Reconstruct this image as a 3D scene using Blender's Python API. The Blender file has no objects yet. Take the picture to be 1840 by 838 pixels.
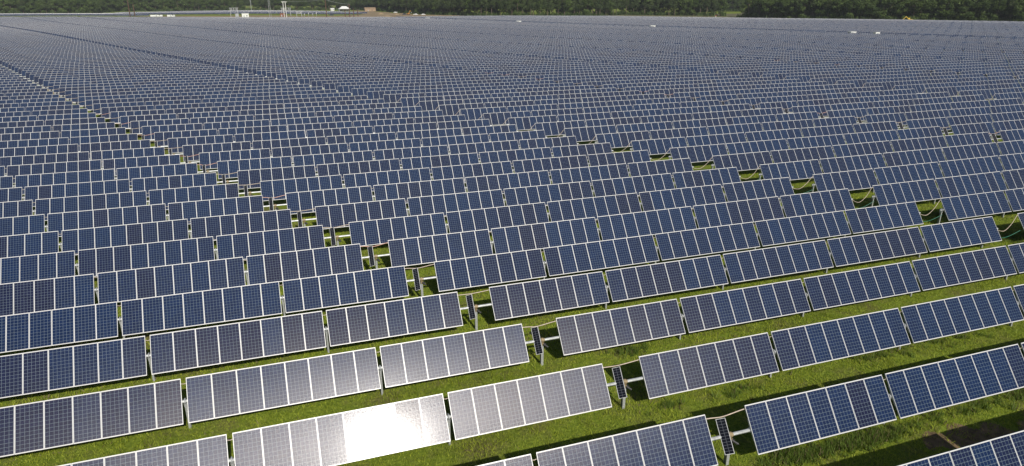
import bpy, math, random
import numpy as np
from mathutils import Vector, Matrix
random.seed(7)
rng = np.random.default_rng(11)
SC = bpy.context.scene

# ------------------------------------------------------------------ camera, sky, sun, exposure
CAM = np.array([-14.99534, -17.59804, 17.43618])
RR = np.array([0.94617735, -0.32364474, -0.001581])
FF = np.array([0.30438681, 0.89151552, -0.33548284])
UU = np.array([0.10998675, 0.31694503, 0.94204499])
cd = bpy.data.cameras.new('camera'); cam = bpy.data.objects.new('camera', cd)
SC.collection.objects.link(cam); SC.camera = cam
cd.sensor_width = 36; cd.lens = 1185.35 / 1840 * 36; cd.clip_end = 6000
cam.matrix_world = Matrix([[RR[i], UU[i], -FF[i], CAM[i]] for i in range(3)] + [[0, 0, 0, 1]])
SUN = Vector((0.082, -0.8005, 0.5938)).normalized()
wd = bpy.data.worlds.new('World'); SC.world = wd; wd.use_nodes = True
nt = wd.node_tree; bgn = nt.nodes['Background']
sky = nt.nodes.new('ShaderNodeTexSky'); sky.sky_type = 'NISHITA'; sky.sun_disc = False
sky.sun_elevation = math.asin(SUN.z); sky.sun_rotation = math.radians(174)
sky.air_density = 1.0; sky.dust_density = 1.2; sky.ozone_density = 1.0
nt.links.new(sky.outputs[0], bgn.inputs[0]); bgn.inputs[1].default_value = 0.05
sd = bpy.data.lights.new('sun', 'SUN'); sd.energy = 3.8; sd.angle = math.radians(0.53); sd.color = (1, .95, .87)
sun = bpy.data.objects.new('sun', sd); SC.collection.objects.link(sun)
sun.rotation_euler = (-SUN).to_track_quat('-Z', 'Y').to_euler(); sun.location = (0, 0, 60)
SC.view_settings.view_transform = 'Standard'; SC.view_settings.look = 'None'
SC.view_settings.exposure = 0.13; SC.view_settings.gamma = 1
SC.cycles.max_bounces = 5; SC.cycles.diffuse_bounces = 2; SC.cycles.glossy_bounces = 3
SC.cycles.sample_clamp_indirect = 4

# ------------------------------------------------------------------ field numbers
D, SK = 4.7210, -2.0821            # row spacing, sideways step per row
TH = math.radians(53.5)           # tracker tilt
HT = 1.45                          # height of the torque tube
GAP, HD, CG = 0.1962, 0.9114, 2.6542   # gap at a bearing, half gap at the drive, gap between trackers
L, PW = 1.8958, 0.985              # module length and width
HALF = HD + 38 + 4 * GAP
PER = 2 * HALF + CG

def sm(t): t = np.clip(t, 0, 1); return t * t * (3 - 2 * t)
def G(x, y):
    x = np.asarray(x, float); y = np.asarray(y, float)
    a = sm((y - 60) / 200)
    far = a * (0.55 * np.sin(x / 95 + 1) * np.sin(y / 70 + .5) + 0.3 * np.sin(x / 43 + y / 60))
    n = 1 - sm((y - 40) / 60)
    near = n * 0.035 * (np.sin(x * .9 + .7 * np.sin(y * .6)) * np.sin(y * 1.1 + 1) + np.sin(x * .33 - y * .5))
    # shallow swale between the two nearest rows, off to the right
    sw = -0.30 * np.exp(-((y + 2.7) / 1.1) ** 2) * sm((x - 6) / 8)
    return far + near + sw
def g1(x, y): return float(G(x, y))

# ------------------------------------------------------------------ materials
def mat(name):
    m = bpy.data.materials.new(name); m.use_nodes = True
    return m, m.node_tree, m.node_tree.nodes['Principled BSDF']
def N(t, kind, **kw):
    n = t.nodes.new(kind)
    for k, v in kw.items(): setattr(n, k, v)
    return n
def math_(t, op, a, b=None, c=None, clamp=False):
    n = N(t, 'ShaderNodeMath', operation=op, use_clamp=clamp)
    for i, v in enumerate((a, b, c)):
        if v is None: continue
        if isinstance(v, (int, float)): n.inputs[i].default_value = v
        else: t.links.new(v, n.inputs[i])
    return n.outputs[0]
def mixc(t, f, a, b):
    n = N(t, 'ShaderNodeMix', data_type='RGBA')
    if isinstance(f, (int, float)): n.inputs[0].default_value = f
    else: t.links.new(f, n.inputs[0])
    for i, v in ((6, a), (7, b)):
        if isinstance(v, tuple): n.inputs[i].default_value = (*v, 1)
        else: t.links.new(v, n.inputs[i])
    return n.outputs[2]
def noise(t, vec, scale, detail=3, rough=.55):
    n = N(t, 'ShaderNodeTexNoise'); n.inputs['Scale'].default_value = scale
    n.inputs['Detail'].default_value = detail; n.inputs['Roughness'].default_value = rough
    if vec is not None: t.links.new(vec, n.inputs['Vector'])
    return n.outputs['Fac']
def ramp(t, f, lo, hi):
    n = N(t, 'ShaderNodeMapRange'); n.inputs[1].default_value = lo; n.inputs[2].default_value = hi
    t.links.new(f, n.inputs[0]); return n.outputs[0]
def simple(name, col, rough=.6, metal=0.0, var=.12, scale=6):
    m, t, b = mat(name)
    tc = N(t, 'ShaderNodeTexCoord')
    f = noise(t, tc.outputs['Object'], scale)
    lo = tuple(c * (1 - var * 1.6) for c in col); hi = tuple(min(1, c * (1 + var)) for c in col)
    t.links.new(mixc(t, ramp(t, f, .3, .7), lo, hi), b.inputs['Base Color'])
    b.inputs['Roughness'].default_value = rough; b.inputs['Metallic'].default_value = metal
    return m

def module_material(name='module_glass', border=.019, edge=(.59, .59, .59)):
    m, t, b = mat(name)
    uv = N(t, 'ShaderNodeUVMap'); sx = N(t, 'ShaderNodeSeparateXYZ'); t.links.new(uv.outputs[0], sx.inputs[0])
    x, y = sx.outputs[0], sx.outputs[1]
    # white frame and border of the module
    ex = math_(t, 'SUBTRACT', .5 * PW, math_(t, 'ABSOLUTE', math_(t, 'SUBTRACT', x, .5 * PW)))
    ey = math_(t, 'SUBTRACT', .5 * L, math_(t, 'ABSOLUTE', math_(t, 'SUBTRACT', y, .5 * L)))
    isb = math_(t, 'LESS_THAN', math_(t, 'MINIMUM', ex, math_(t, 'MULTIPLY', ey, .47)), border)
    def line(v, n_, size, w):
        u = math_(t, 'MULTIPLY', math_(t, 'SUBTRACT', v, border), n_ / (size - 2 * border))
        fr = math_(t, 'FRACT', u)
        d = math_(t, 'ABSOLUTE', math_(t, 'SUBTRACT', fr, .5))
        return math_(t, 'GREATER_THAN', d, .5 - w), u
    lx, ux = line(x, 6, PW, .034); ly, uy = line(y, 12, L, .034)
    grid = math_(t, 'MAXIMUM', lx, ly)
    # thin busbars, three to a cell
    bb = math_(t, 'ABSOLUTE', math_(t, 'SUBTRACT', math_(t, 'FRACT', math_(t, 'MULTIPLY', ux, 3)), .5))
    bus = math_(t, 'LESS_THAN', bb, .03)
    # tone: every module a little bluer or more violet
    at = N(t, 'ShaderNodeAttribute', attribute_name='tone'); oi = N(t, 'ShaderNodeObjectInfo')
    ao = N(t, 'ShaderNodeAttribute', attribute_name='tone', attribute_type='OBJECT')
    tone = math_(t, 'ADD', math_(t, 'ADD', at.outputs['Fac'], ao.outputs['Fac']), math_(t, 'MULTIPLY', math_(t, 'SUBTRACT', oi.outputs['Random'], .5), .25), clamp=True)
    cb = mixc(t, tone, (.0036, .0165, .062), (.0070, .0105, .040))
    cell = N(t, 'ShaderNodeTexWhiteNoise', noise_dimensions='3D')
    cv = N(t, 'ShaderNodeCombineXYZ')
    t.links.new(math_(t, 'FLOOR', ux), cv.inputs[0]); t.links.new(math_(t, 'FLOOR', uy), cv.inputs[1]); t.links.new(tone, cv.inputs[2])
    t.links.new(cv.outputs[0], cell.inputs[0])
    vor = N(t, 'ShaderNodeTexVoronoi'); vor.inputs['Scale'].default_value = 60; t.links.new(uv.outputs[0], vor.inputs['Vector'])
    bw = N(t, 'ShaderNodeRGBToBW'); t.links.new(vor.outputs['Color'], bw.inputs[0])
    k = math_(t, 'ADD', math_(t, 'ADD', .7, math_(t, 'MULTIPLY', cell.outputs[0], .25)), math_(t, 'MULTIPLY', bw.outputs[0], .35))
    vm = N(t, 'ShaderNodeVectorMath', operation='SCALE'); t.links.new(cb, vm.inputs[0]); t.links.new(k, vm.inputs['Scale'])
    c = mixc(t, math_(t, 'MULTIPLY', bus, .05), vm.outputs[0], (.20, .22, .24))
    c = mixc(t, math_(t, 'MULTIPLY', grid, .8), c, (.19, .24, .28))
    c = mixc(t, isb, c, edge)
    t.links.new(c, b.inputs['Base Color'])
    b.inputs['Roughness'].default_value = .5; b.inputs['Specular IOR Level'].default_value = .05
    # the fingers and busbars run up the slope and smear the sun sideways along the row
    tg = N(t, 'ShaderNodeCombineXYZ'); tg.inputs[0].default_value = 1.0
    gl = N(t, 'ShaderNodeBsdfAnisotropic', distribution='BECKMANN'); gl.inputs['Roughness'].default_value = .30; gl.inputs['Anisotropy'].default_value = -.4
    t.links.new(tg.outputs[0], gl.inputs['Tangent']); gl.inputs['Color'].default_value = (1, .94, .91, 1)
    mx = N(t, 'ShaderNodeMixShader'); gm = noise(t, uv.outputs[0], 22, 3, .7)
    t.links.new(math_(t, 'MULTIPLY', ramp(t, gm, .25, .75), .024), mx.inputs[0])
    t.links.new(b.outputs[0], mx.inputs[1]); t.links.new(gl.outputs[0], mx.inputs[2]); t.links.new(mx.outputs[0], t.nodes['Material Output'].inputs[0])
    b.inputs['Coat Weight'].default_value = .26; b.inputs['Coat IOR'].default_value = 1.35
    dn = noise(t, uv.outputs[0], 9, 2)
    t.links.new(math_(t, 'ADD', .10, math_(t, 'MULTIPLY', dn, .08)), b.inputs['Coat Roughness'])
    tc = N(t, 'ShaderNodeTexCoord')
    bp = N(t, 'ShaderNodeBump'); bp.inputs['Strength'].default_value = .09; bp.inputs['Distance'].default_value = .01
    t.links.new(noise(t, tc.outputs['Object'], 14, 3), bp.inputs['Height']); t.links.new(bp.outputs[0], b.inputs['Coat Normal']); t.links.new(bp.outputs[0], gl.inputs['Normal'])
    return m
M_MOD = module_material()
M_FRAME = simple('anodised_aluminium', (.72, .72, .71), .42, .15, .05)
M_BACK = simple('white_backsheet', (.45, .45, .44), .6)
M_TUBE = simple('galvanised_steel', (.55, .57, .57), .5, .35, .18, 9)
M_POST = simple('weathered_galvanised_post', (.40, .42, .41), .6, .25, .2, 14)
M_DRIVE = simple('copper_brown_drive', (.36, .28, .16), .6, .3, .4, 30)
M_DARK = simple('dark_motor_casing', (.05, .05, .05), .5)
M_CREAM = simple('cream_cable_sheath', (.58, .48, .38), .6)
M_PINK = simple('pinkish_cable_sheath', (.70, .42, .33), .6)
M_GREEN = simple('green_cable_sheath', (.03, .20, .12), .5)
def dark_cells():
    m, t, b = mat('small_panel_cells')
    uv = N(t, 'ShaderNodeUVMap'); sx = N(t, 'ShaderNodeSeparateXYZ'); t.links.new(uv.outputs[0], sx.inputs[0])
    fy = math_(t, 'ABSOLUTE', math_(t, 'SUBTRACT', math_(t, 'FRACT', math_(t, 'MULTIPLY', sx.outputs[1], 9.0)), .5))
    fx = math_(t, 'ABSOLUTE', math_(t, 'SUBTRACT', sx.outputs[0], .15))
    g = math_(t, 'MAXIMUM', math_(t, 'GREATER_THAN', fy, .44), math_(t, 'LESS_THAN', fx, .006))
    t.links.new(mixc(t, g, (.006, .007, .013), (.13, .14, .16)), b.inputs['Base Color']); b.inputs['Specular IOR Level'].default_value = .15
    b.inputs['Roughness'].default_value = .3
    return m
M_SMALL = dark_cells()

def ground_material():
    m, t, b = mat('pasture_ground')
    tc = N(t, 'ShaderNodeTexCoord'); v = tc.outputs['Object']
    big = noise(t, v, .09, 4); mid = noise(t, v, .7, 4, .6); fine = noise(t, v, 7, 4, .7)
    green = mixc(t, ramp(t, fine, .3, .7), (.09, .14, .012), (.25, .31, .04))
    olive = mixc(t, ramp(t, fine, .3, .7), (.11, .11, .03), (.22, .21, .07))
    c = mixc(t, ramp(t, mid, .48, .72), green, olive)
    soil = mixc(t, ramp(t, fine, .35, .65), (.075, .05, .028), (.20, .14, .085))
    c = mixc(t, ramp(t, big, .60, .70), c, soil)
    t.links.new(c, b.inputs['Base Color']); b.inputs['Roughness'].default_value = .95
    b.inputs['Specular IOR Level'].default_value = .1
    bp = N(t, 'ShaderNodeBump'); bp.inputs['Strength'].default_value = .8; bp.inputs['Distance'].default_value = .12
    t.links.new(noise(t, v, 5, 5, .75), bp.inputs['Height']); t.links.new(bp.outputs[0], b.inputs['Normal'])
    return m
M_GROUND = ground_material()
def dirt_material():
    m, t, b = mat('bare_sandy_dirt')
    tc = N(t, 'ShaderNodeTexCoord'); v = tc.outputs['Object']
    f = noise(t, v, .05, 5); f2 = noise(t, v, .4, 4)
    c = mixc(t, ramp(t, f, .35, .65), (.20, .14, .075), (.36, .27, .16))
    c = mixc(t, ramp(t, f2, .55, .7), c, (.10, .11, .04))
    t.links.new(c, b.inputs['Base Color']); b.inputs['Roughness'].default_value = .95
    return m
M_DIRT = dirt_material()
M_SOIL = simple('dry_brown_soil', (.17, .115, .06), .95, 0, .35, 3)
def leaf_material(name, lo, hi, attr='shade', trans=.25):
    m, t, b = mat(name)
    at = N(t, 'ShaderNodeAttribute', attribute_name=attr); oi = N(t, 'ShaderNodeObjectInfo')
    f = math_(t, 'ADD', math_(t, 'MULTIPLY', at.outputs['Fac'], .75), math_(t, 'MULTIPLY', oi.outputs['Random'], .25))
    c = mixc(t, f, lo, hi)
    t.links.new(c, b.inputs['Base Color']); b.inputs['Roughness'].default_value = .6
    b.inputs['Specular IOR Level'].default_value = .25
    tr = N(t, 'ShaderNodeBsdfTranslucent'); t.links.new(c, tr.inputs[0])
    mx = N(t, 'ShaderNodeMixShader'); mx.inputs[0].default_value = trans
    t.links.new(b.outputs[0], mx.inputs[1]); t.links.new(tr.outputs[0], mx.inputs[2])
    t.links.new(mx.outputs[0], t.nodes['Material Output'].inputs[0])
    return m
M_GRASS = leaf_material('grass_blades', (.10, .16, .010), (.46, .51, .055))
M_WEED = leaf_material('weed_leaves', (.07, .13, .015), (.20, .27, .05))
M_DRY = leaf_material('dry_stalks', (.14, .11, .05), (.30, .24, .13))
M_PINE = leaf_material('pine_needles', (.028, .048, .016), (.105, .145, .045))
M_OAK = leaf_material('broad_leaves', (.032, .062, .015), (.135, .19, .045))
M_BARK = simple('grey_brown_bark', (.16, .12, .09), .9, 0, .3, 3)
M_WHITE = simple('white_paint', (.78, .78, .76), .5, 0, .05)
M_GREY = simple('grey_steel', (.42, .44, .45), .5, .3)
M_BROWN = simple('brown_treated_wood', (.11, .06, .04), .85, 0, .2)
M_RUST = simple('rust_brown_metal', (.24, .10, .05), .8)
M_TAN = simple('tan_metal', (.35, .25, .16), .7)
M_ORANGE = simple('orange_machine_paint', (.60, .25, .04), .5)
M_YELLOW = simple('yellow_machine_paint', (.62, .42, .05), .5)
M_RUBBER = simple('black_rubber', (.02, .02, .02), .8)
M_GLASS = simple('dark_window_glass', (.03, .04, .05), .15)
M_NAVY = simple('dark_blue_car_paint', (.03, .04, .07), .35)
M_RED = simple('red_paint', (.5, .06, .04), .5)

# ------------------------------------------------------------------ mesh helpers
class MB:
    def __init__(s): s.v = []; s.f = []; s.uv = []; s.mi = []; s.tone = []; s.cur = 0; s.t = 0.0
    def face(s, pts, uv=None):
        i = len(s.v); s.v += [tuple(p) for p in pts]; s.f.append(tuple(range(i, i + len(pts))))
        s.uv += uv if uv else [(0, 0)] * len(pts); s.mi.append(s.cur); s.tone.append(s.t)
    def box(s, x0, x1, y0, y1, z0, z1, M=None, topuv=None):
        P = [(x, y, z) for z in (z0, z1) for y in (y0, y1) for x in (x0, x1)]
        if M is not None: P = [tuple(M @ Vector(p)) for p in P]
        for n, q in enumerate(((0, 2, 3, 1), (0, 1, 5, 4), (1, 3, 7, 5), (3, 2, 6, 7), (2, 0, 4, 6), (4, 5, 7, 6))):
            s.face([P[i] for i in q], topuv if (n == 5 and topuv) else None)
    def tube(s, pts, r, n=8, cap=True, r2=None):
        pts = [Vector(p) for p in pts]; rings = []
        for i, p in enumerate(pts):
            d = (pts[min(i + 1, len(pts) - 1)] - pts[max(i - 1, 0)]).normalized()
            a = d.cross(Vector((0, 0, 1)) if abs(d.z) < .95 else Vector((1, 0, 0))).normalized(); b = d.cross(a)
            rr = r if r2 is None else r + (r2 - r) * i / (len(pts) - 1)
            rings.append([p + a * rr * math.cos(2 * math.pi * k / n) + b * rr * math.sin(2 * math.pi * k / n) for k in range(n)])
        for A, B in zip(rings, rings[1:]):
            for k in range(n): s.face([A[k], B[k], B[(k + 1) % n], A[(k + 1) % n]])
        if cap: s.face(rings[0]); s.face(rings[-1][::-1])
    def mesh(s, name, mats, weld=False):
        me = bpy.data.meshes.new(name); me.from_pydata(s.v, [], s.f)
        uvl = me.uv_layers.new(name='UVMap'); uvl.data.foreach_set('uv', np.array(s.uv, float).ravel())
        a = me.attributes.new('tone', 'FLOAT', 'FACE'); a.data.foreach_set('value', np.array(s.tone, float))
        me.polygons.foreach_set('material_index', np.array(s.mi, np.int32))
        for m in (mats if isinstance(mats, (list, tuple)) else [mats]): me.materials.append(m)
        me.update(); return me
COL = SC.collection
def ob(name, me, parent=None, loc=(0, 0, 0), rot=(0, 0, 0)):
    o = bpy.data.objects.new(name, me); COL.objects.link(o); o.parent = parent
    o.location = loc; o.rotation_euler = rot; return o
def tag(o, label=None, cat=None, group=None, kind=None):
    if label: o['label'] = label
    if cat: o['category'] = cat
    if group: o['group'] = group
    if kind: o['kind'] = kind
    return o
def thing(name, label, cat, loc, rz=0, group=None):
    o = ob(name, None, None, loc, (0, 0, rz)); o.empty_display_size = .3
    return tag(o, label, cat, group)
def bulk(name, V, F, mats, attr=None, vals=None, mi=None):
    """big triangle mesh from arrays"""
    me = bpy.data.meshes.new(name); nv, nf = len(V), len(F); k = F.shape[1]
    me.vertices.add(nv); me.vertices.foreach_set('co', V.astype(np.float32).ravel())
    me.loops.add(nf * k); me.loops.foreach_set('vertex_index', F.astype(np.int32).ravel())
    me.polygons.add(nf); me.polygons.foreach_set('loop_start', np.arange(0, nf * k, k, dtype=np.int32))
    me.polygons.foreach_set('loop_total', np.full(nf, k, np.int32))
    if mi is not None: me.polygons.foreach_set('material_index', mi.astype(np.int32))
    if attr:
        a = me.attributes.new(attr, 'FLOAT', 'FACE'); a.data.foreach_set('value', vals.astype(np.float32))
    for m in mats: me.materials.append(m)
    me.update(calc_edges=True); return me

# ------------------------------------------------------------------ ground
def axis(lo, hi, a, b, step, grow=1.09, mx=60):
    c = list(np.arange(a, b + 1e-6, step)); s = step
    up = [c[-1]]
    while up[-1] < hi: s = min(s * grow, mx if up[-1] > 1300 else 7); up.append(up[-1] + s)
    s = step; dn = [c[0]]
    while dn[-1] > lo: s = min(s * grow, mx if dn[-1] < -900 else 7); dn.append(dn[-1] - s)
    return np.array(dn[::-1][:-1] + c + up[1:])
ax = axis(-4000, 4000, -32, 75, .6); ay = axis(-600, 4500, -12, 34, .5)
GX, GY = np.meshgrid(ax, ay); nx, ny = len(ax), len(ay)
V = np.stack([GX.ravel(), GY.ravel(), G(GX, GY).ravel()], 1)
ii = (np.arange(ny - 1)[:, None] * nx + np.arange(nx - 1)[None]).ravel()
me = bulk('ground', V, np.stack([ii, ii + 1, ii + nx + 1, ii + nx], 1), [M_GROUND])
me.polygons.foreach_set('use_smooth', np.ones(len(ii), bool))
tag(ob('ground', me), kind='structure')

def sheet(name, poly, mats, lift, step, rough_edge=0.0):
    poly = np.array(poly, float)
    x0, y0 = poly.min(0) - step; x1, y1 = poly.max(0) + step
    xs = np.arange(x0, x1, step); ys = np.arange(y0, y1, step)
    X, Y = np.meshgrid(xs + step / 2, ys + step / 2)
    ins = inside(X + rough_edge * np.sin(Y * 1.7 / step * .3 + X), Y + rough_edge * np.sin(X * 1.3 / step * .3), poly)
    Vv = []; F = []
    for j, i in zip(*np.nonzero(ins)):
        a, b = xs[i], ys[j]; n = len(Vv)
        Vv += [(a, b), (a + step, b), (a + step, b + step), (a, b + step)]; F.append((n, n + 1, n + 2, n + 3))
    Vv = np.array(Vv); Vv = np.column_stack([Vv, G(Vv[:, 0], Vv[:, 1]) + lift])
    return ob(name, bulk(name, Vv, np.array(F), mats))
def inside(x, y, poly):
    x = np.asarray(x); y = np.asarray(y); r = np.zeros(x.shape, bool); n = len(poly)
    for i in range(n):
        xa, ya = poly[i]; xb, yb = poly[(i + 1) % n]
        c = ((ya > y) != (yb > y)) & (x < (xb - xa) * (y - ya) / (yb - ya + 1e-12) + xa); r ^= c
    return r
tag(sheet('dirt_lot', [(-150, 775), (-40, 735), (48, 675), (95, 655), (140, 655), (172, 690), (165, 735), (143, 765), (140, 835), (122, 905), (120, 1000), (92, 1010), (80, 870), (77, 765), (58, 748), (-45, 800), (-140, 815)], [M_DIRT], .12, 6, 5), kind='structure')
tag(sheet('mown_verge', [(150, 690), (205, 645), (325, 600), (380, 560), (412, 500), (425, 480), (470, 560), (575, 740), (470, 650), (360, 715), (215, 700), (160, 745)], [simple('pale_dry_grass', (.13, .125, .05), .95, 0, .4, .1)], .10, 6, 4), kind='structure')

# ------------------------------------------------------------------ solar module meshes
HW = PW / 2
def module_box(mb, cx, M, tone, simple_=False, both=True):
    """one module lying in the local plane: x along the row, y up the slope, z outwards"""
    mb.t = tone; P = lambda x, y, z: M @ Vector((cx + x, y, z))
    h, t = L / 2, .02
    uv = [(0, 0), (PW, 0), (PW, L), (0, L)]
    mb.cur = 0; mb.face([P(-HW, -h, t), P(HW, -h, t), P(HW, h, t), P(-HW, h, t)], uv)
    mb.cur = 1; mb.face([P(-HW, -h, -t), P(-HW, h, -t), P(HW, h, -t), P(HW, -h, -t)])
    mb.cur = 2
    for a, b in (((-HW, -h), (HW, -h)), ((HW, -h), (HW, h)), ((HW, h), (-HW, h)), ((-HW, h), (-HW, -h))):
        mb.face([P(*a, -t), P(*b, -t), P(*b, t), P(*a, t)])
I4 = Matrix.Identity(4)
def tones(n):
    out = []; cur = random.random(); r = random.Random(int(random.random() * 1e9))
    for i in range(n):
        if r.random() < .28: cur = r.choice((r.uniform(0, .35), r.uniform(.05, .5), r.uniform(.6, 1)))
        out.append(min(1, max(0, r.random() if r.random() < .12 else cur + r.gauss(0, .07))))
    return out
mb = MB(); module_box(mb, 0, I4, 0.0); ME_PANEL = mb.mesh('solar_panel', [M_MOD, M_BACK, M_FRAME])
# raised frame of a near module: four bars round the edge, proud of the glass
mb = MB(); h = L / 2; w = .013
for a in ((-HW - .002, HW + .002, -h - .002, -h + w), (-HW - .002, HW + .002, h - w, h + .002), (-HW - .002, -HW + w, -h + w, h - w), (HW - w, HW + .002, -h + w, h - w)):
    mb.box(*a, -.024, .026)
ME_FRAME = mb.mesh('panel_frame', M_FRAME)

def rotx(a): return Matrix.Rotation(a, 4, 'X')
TUBE_OFF = -.12          # the tube runs behind the glass
def tables(left=(7, 8, 8, 8, 7), right=(7, 8, 8, 8, 7)):
    xs = []; gaps = []; ends = []
    for sgn, tb in ((-1, left), (1, right)):
        e = HD; en = [e]
        for i, n in enumerate(tb):
            for q in range(n): xs.append(sgn * (e + .5 + q))
            e += n; en.append(e)
            if i < len(tb) - 1: gaps.append(sgn * (e + GAP / 2)); e += GAP; en.append(e)
        ends += [sgn * q for q in en]
    return sorted(xs), sorted(gaps), sorted(ends)
XS, GAPS, ENDS = tables()
XS4, GAPS4, ENDS4 = tables(right=(7,))      # short trackers along the service lane
TO = rotx(TH) @ Vector((0, 0, TUBE_OFF))
def tube_mesh(x0, x1):
    mb = MB(); mb.tube([(x0, TO.y, HT + TO.z), (x1, TO.y, HT + TO.z)], .068, 8)
    return mb.mesh('torque_tube', M_TUBE)
ME_TUBE = tube_mesh(-HALF - .32, HALF + .22); ME_TUBE4 = tube_mesh(-HALF - .32, HD + 7.22)
def beam(mb, x, y, ztop, w=.045, d=.075, t=.007, zb=-.4):
    mb.box(x - w, x + w, y - d, y - d + t, zb, ztop); mb.box(x - w, x + w, y + d - t, y + d, zb, ztop)
    mb.box(x - t / 2, x + t / 2, y - d + t, y + d - t, zb, ztop)
mb = MB(); beam(mb, 0, 0, HT + TO.z - .13); ME_POST = mb.mesh('post', M_POST)
mb = MB(); beam(mb, 0, 0, HT + TO.z - .16, .065, .085, .009); ME_DPOST = mb.mesh('post', M_POST)
# bearing: two cheeks and a ring round the tube
mb = MB(); zc = HT + TO.z
for sx in (-.045, .045): mb.box(sx - .006, sx + .006, -.10, .10, zc - .22, zc - .04)
pts = [(0, .11 * math.cos(a), zc + .11 * math.sin(a)) for a in np.linspace(-.5, math.pi + .5, 12)]
mb.tube(pts, .028, 6); mb.box(-.07, .07, -.05, .05, zc - .15, zc - .128)
ME_BEAR = mb.mesh('bearing', M_TUBE)
# slew drive: worm gear ring, housing and motor hanging down
mb = MB()
mb.tube([(-.07, TO.y, zc), (.07, TO.y, zc)], .115, 16); mb.tube([(-.13, TO.y, zc), (-.09, TO.y, zc)], .085, 12); mb.tube([(.09, TO.y, zc), (.13, TO.y, zc)], .085, 12)
mb.box(-.06, .06, TO.y - .13, TO.y + .13, zc - .24, zc - .10)
ME_SLEW = mb.mesh('slew_drive', M_DRIVE)
mb = MB(); mb.tube([(.03, TO.y - .12, zc - .17), (.22, TO.y - .30, zc - .28)], .045, 10); mb.box(.10, .20, TO.y - .1, TO.y + .06, zc - .36, zc - .22)
ME_MOTOR = mb.mesh('motor', M_DARK)
# mounting rail crossing under the panel edge
mb = MB(); mb.box(-.025, .025, -.42, .42, -.065, -.028); mb.box(-.04, .04, -.06, .06, -.21, -.19); 
for q in (-.09, .09): mb.box(-.02, .02, q - .01, q + .01, -.20, -.065)
ME_RAIL = mb.mesh('mounting_rail', M_TUBE)
# small panel that powers the drive
mb = MB(); mb.cur = 0; sw_, sl_ = .17, .66
mb.box(-sw_, sw_, -sl_, sl_, -.012, .012, None, [(0, 0), (.3, 0), (.3, 2 * sl_), (0, 2 * sl_)])
ME_SMALL = mb.mesh('small_panel', M_SMALL)
mb = MB()
for a in ((-sw_ - .014, sw_ + .014, -sl_ - .014, -sl_ + .004), (-sw_ - .014, sw_ + .014, sl_ - .004, sl_ + .014), (-sw_ - .014, -sw_ + .004, -sl_ + .004, sl_ - .004), (sw_ - .004, sw_ + .014, -sl_ + .004, sl_ - .004)): mb.box(*a, -.02, .02)
mb.box(-.02, .02, -.02, .02, -.13, -.02)
ME_SMALLF = mb.mesh('panel_frame', M_FRAME)
def slope_pt(x, y, z=0): p = rotx(TH) @ Vector((x, y, z)); return Vector((p.x, p.y, p.z + HT))
def curve_pts(P, n=14):
    P = [Vector(p) for p in P]; out = []
    Q = [P[0]] + P + [P[-1]]
    for i in range(1, len(Q) - 2):
        for k in range(n // (len(P) - 1) + 1):
            u = k / (n // (len(P) - 1) + 1); a, b, c, d_ = Q[i - 1:i + 3]
            out.append(.5 * ((2 * b) + (-a + c) * u + (2 * a - 5 * b + 4 * c - d_) * u * u + (-a + 3 * b - 3 * c + d_) * u ** 3))
    return out + [P[-1]]
def sag_mesh(seed, m):
    r = random.Random(seed); mb = MB(); s = r.uniform(.06, .16)
    a = slope_pt(-HD - .25, .78, -.05); b = slope_pt(HD + .25, .84, -.05)
    mid = (a + b) / 2 + Vector((-.1, 0, -s)); mb.tube(curve_pts([a, a + Vector((.5, 0, -.03)), mid, b - Vector((.5, 0, .06)), b]), .022, 6)
    return mb.mesh('power_cable', m)
ME_SAGS = [sag_mesh(1, M_CREAM), sag_mesh(2, M_PINK), sag_mesh(3, M_CREAM), sag_mesh(5, M_CREAM)]
mb = MB(); mb.tube([slope_pt(-GAP / 2 - .05, .74, -.05), slope_pt(0, .71, -.05), slope_pt(GAP / 2 + .05, .74, -.05)], .014, 5); ME_WIRE = mb.mesh('jumper_wire', M_CREAM)

def tracker_mb(mb, XS, GAPS, M, sub=None, slim=False):
    """a whole far tracker in one mesh: modules, tube, posts"""
    R = M @ Matrix.Translation((0, 0, HT)) @ rotx(TH)
    for x, tn in zip(XS, tones(len(XS))):
        if sub is not None and not sub(x): continue
        module_box(mb, x, R @ Matrix.Translation((x, 0, 0)) @ rotx(rng.normal(0, .004)) @ Matrix.Translation((-x, 0, 0)), tn)
    mb.cur = 3; mb.t = 0
    if slim: return
    mb.box(XS[0] - .8, XS[-1] + .8, TO.y - .06, TO.y + .06, HT + TO.z - .06, HT + TO.z + .06, M)
    for x in [0, -HALF - .16, HALF - 1] + list(GAPS): mb.box(x - .05, x + .05, TO.y - .07, TO.y + .07, -.3, HT + TO.z - .06, M)
    for x in [-.3]:
        q = R @ Matrix.Translation((x, 0, .02)) @ Matrix.Rotation(-math.pi / 4, 4, 'Y'); mb.cur = 4; mb.box(-.15, .15, -.66, .66, -.01, .01, q)
FMATS = [M_MOD, M_BACK, M_FRAME, M_TUBE, M_SMALL]
def far_mesh(xs, gaps):
    mb = MB(); tracker_mb(mb, xs, gaps, I4); return mb.mesh('solar_tracker', FMATS)
ME_FAR = [far_mesh(XS, GAPS) for _ in range(4)]; ME_FAR4 = [far_mesh(XS4, GAPS4) for _ in range(2)]

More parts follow.
